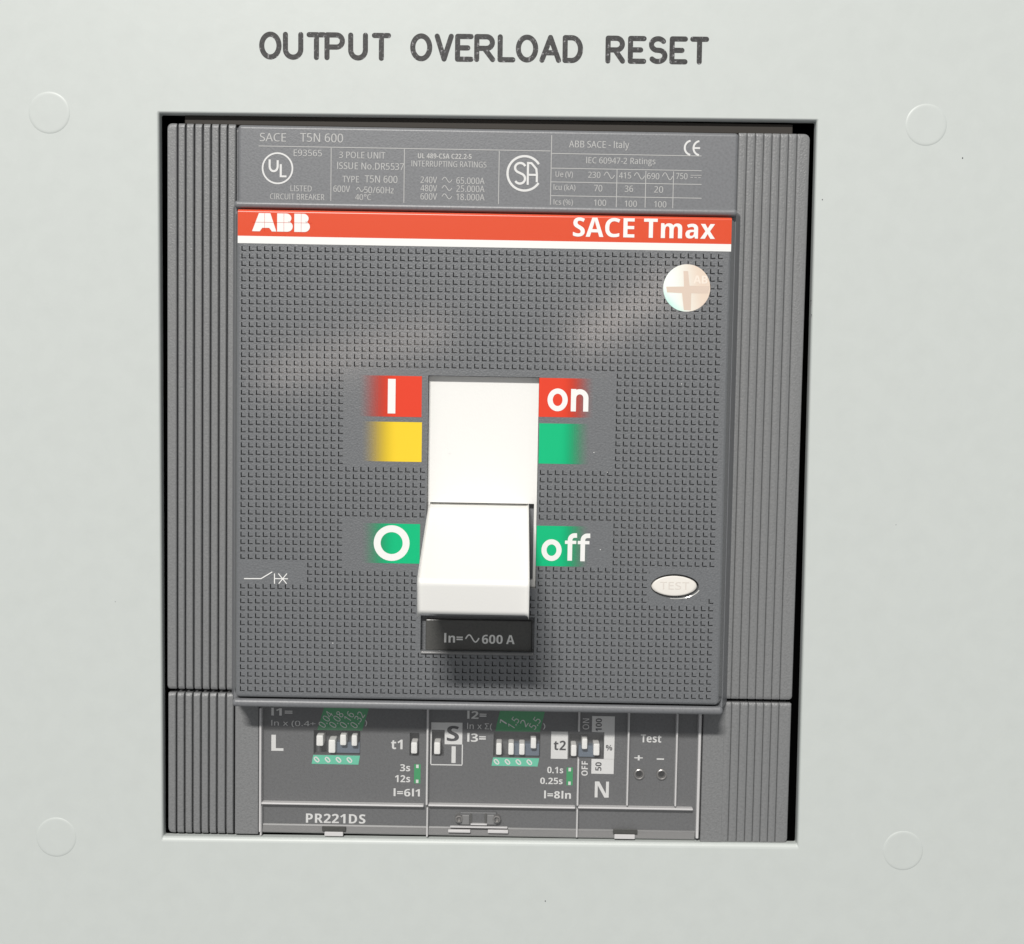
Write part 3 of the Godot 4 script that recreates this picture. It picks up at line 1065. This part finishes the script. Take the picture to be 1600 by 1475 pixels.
	# sockets
	for q in [[36.52, -65.60], [41.64, -65.58]]:
		s = Sh.new()
		s.lathe(q[0], q[1], [V(1.25, z - 0.01), V(1.2, -1.9), V(1.0, -1.8), V(0.85, -1.85), V(0.62, -2.35), V(0.5, -2.36)], 32)
		part("test_socket", t, s, M.steel, 35.0)
		s = Sh.new()  # flat black disc painted as the shade inside the socket
		s.lathe(q[0], q[1], [V(0.62, -2.34), V(0.0, -2.34)], 24)
		part("socket_shade", t, s, M.black_inside)
	trip_print(t, zt)
	# the clear cover in front of it all
	s = Sh.new()
	s.rect(x0 + 0.1, -78.17, x1 - 0.1, -48.6, -0.7)
	part("clear_cover", t, s, M.clear_pane, 0.0, "clear plastic cover over the trip unit")

func slanted(s: Sh, q: Rect2, lean: float, z: float) -> void:
	s.quad(Vector3(q.position.x, q.position.y, z), Vector3(q.end.x, q.position.y, z), Vector3(q.end.x + lean, q.end.y, z), Vector3(q.position.x + lean, q.end.y, z))

func trip_print(t: Node, z: float) -> void:
	var zz = z + 0.03
	var g = Sh.new()
	var mint = Sh.new()
	var s = Sh.new()
	slanted(g, R(-37.20, -56.71, -26.96, -51.52), 1.5, z)
	part("scale_patch", t, g, M.green_print)
	g = Sh.new()
	slanted(g, R(3.43, -56.28, 13.66, -50.79), 1.2, z)
	slanted(mint, R(-38.44, -64.61, -27.75, -62.53), 0.35, z)
	part("zero_patch", t, mint, M.mint_print)
	mint = Sh.new()
	slanted(mint, R(2.71, -64.32, 13.25, -62.39), 0.35, z)
	for k in 4:
		var a = R(-37.20, -56.71, -26.96, -51.52)
		text_at(s, ["0.04", "0.08", "0.16", "0.32"][k], a.position.x + 1.9 + k * 2.42, a.get_center().y - 0.1, 3.9, 1.75, zz, 1.0)
		a = R(3.43, -56.28, 13.66, -50.79)
		text_at(s, ["1", "1.5", "2", "5.5"][k], a.position.x + 1.7 + k * 2.45, a.get_center().y - 0.75, [0.9, 2.6, 1.2, 2.7][k], 1.75, zz, 1.0)
		for b in [R(-38.44, -64.61, -27.75, -62.53), R(2.71, -64.32, 13.25, -62.39)]:
			text_at(s, "0", b.position.x + 1.15 + k * 2.5, b.get_center().y, 1.0, 1.5, zz, 0.75, true)
	part("scale_patch", t, g, M.green_print)
	part("zero_patch", t, mint, M.mint_print)
	for q in [R(-14.97, -68.75, -13.50, -64.27), R(19.91, -68.57, 21.37, -64.39)]:
		g = Sh.new()
		g.rect(q.position.x, q.position.y, q.end.x, q.end.y, z)
		part("time_patch", t, g, M.green_print)
		var w: float = q.size.x * 0.3
		s.rect(q.position.x + w, q.end.y - 0.9, q.end.x - w, q.end.y - 0.1, zz)
		s.rect(q.position.x + w, q.position.y + 0.1, q.end.x - w, q.position.y + 0.9, zz)
	text(s, "I1=", -47.72, -42.90, -53.53, 1.70, zz, true)
	text(s, "In x (0.4+", -47.71, -37.62, -55.86, 1.19, zz)
	text(s, ")", -26.37, -25.85, -55.42, 1.19, zz)
	text(s, "L", -47.68, -44.90, -61.72, 3.72, zz, true)
	text(s, "t1", -20.31, -17.68, -60.86, 2.23, zz, true)
	text(s, "3s", -18.20, -15.86, -65.96, 1.64, zz, true)
	text(s, "12s", -19.34, -15.83, -68.51, 1.64, zz, true)
	text(s, "I=6I1", -19.60, -13.58, -71.78, 1.72, zz, true)
	text(s, "PR221DS", -39.66, -25.99, -78.36, 2.17, zz, true)
	text(s, "In x Σ(", -2.97, 2.74, -55.84, 1.34, zz)
	text(s, ")", 14.28, 14.86, -55.43, 1.19, zz)
	text(s, "I2=", -3.00, 1.38, -53.48, 1.78, zz, true)
	text(s, "I3=", -2.92, 1.32, -58.82, 1.93, zz, true)
	text(s, "0.1s", 15.50, 19.16, -65.79, 1.49, zz, true)
	text(s, "0.25s", 13.94, 19.07, -68.34, 1.49, zz, true)
	text(s, "I=8In", 14.88, 21.04, -71.68, 1.72, zz, true)
	text(s, "N", 26.46, 29.68, -71.27, 3.73, zz, true)
	text(s, "Test", 36.71, 41.39, -58.26, 1.86, zz, true)
	text(s, "+", 35.35, 37.26, -62.77, 1.79, zz, true)
	line(s, 40.46, -62.07, 42.14, -62.07, 0.34, zz)
	text_at(s, "ON", 24.12, -54.22, 2.5, 1.45, zz, PI / 2)
	text_at(s, "OFF", 24.04, -64.55, 3.4, 1.45, zz, PI / 2, true)
	# framed S / I block
	var box = R(-11.18, -64.30, -4.01, -54.49)
	var cut = R(-8.07, -59.51, -4.05, -54.46)
	s.rect(box.position.x, box.end.y - 1.7, cut.position.x, box.end.y, z)
	s.rect(cut.position.x, cut.position.y, cut.end.x, cut.end.y, z)
	line(s, box.position.x, box.position.y, box.end.x, box.position.y, 0.25, z)
	line(s, box.position.x, box.position.y + 0.13, box.position.x, box.end.y - 1.7, 0.25, z)
	line(s, box.end.x, box.position.y + 0.13, box.end.x, cut.position.y, 0.25, z)
	var bar = R(-6.46, -63.83, -5.51, -59.96)
	s.rect(bar.position.x, bar.position.y, bar.end.x, bar.end.y, z)
	# t2 tag and the percentage bracket
	for q in [R(16.25, -62.43, 20.06, -56.11), R(25.51, -56.08, 30.69, -52.37), R(28.39, -62.29, 30.73, -56.05), R(25.57, -65.75, 30.70, -62.32)]:
		s.rect(q.position.x, q.position.y, q.end.x, q.end.y, z)
	part("printed_text", t, s, M.trip_print)
	s = Sh.new()
	text(s, "S", -7.60, -4.82, -58.77, 3.56, zz, true)
	part("dark_text", t, s, M.dark_print)
	s = Sh.new()
	text(s, "t2", 16.86, 19.64, -60.42, 2.23, zz, true)
	part("dark_text", t, s, M.dark_print)
	s = Sh.new()
	text_at(s, "100", 27.05, -54.39, 3.0, 1.4, zz, PI / 2, true)
	part("dark_text", t, s, M.dark_print)
	s = Sh.new()
	text_at(s, "50", 27.18, -64.05, 2.0, 1.4, zz, PI / 2, true)
	part("dark_text", t, s, M.dark_print)
	s = Sh.new()
	text(s, "%", 28.78, 30.25, -60.29, 1.26, zz, true)
	part("dark_text", t, s, M.dark_print)
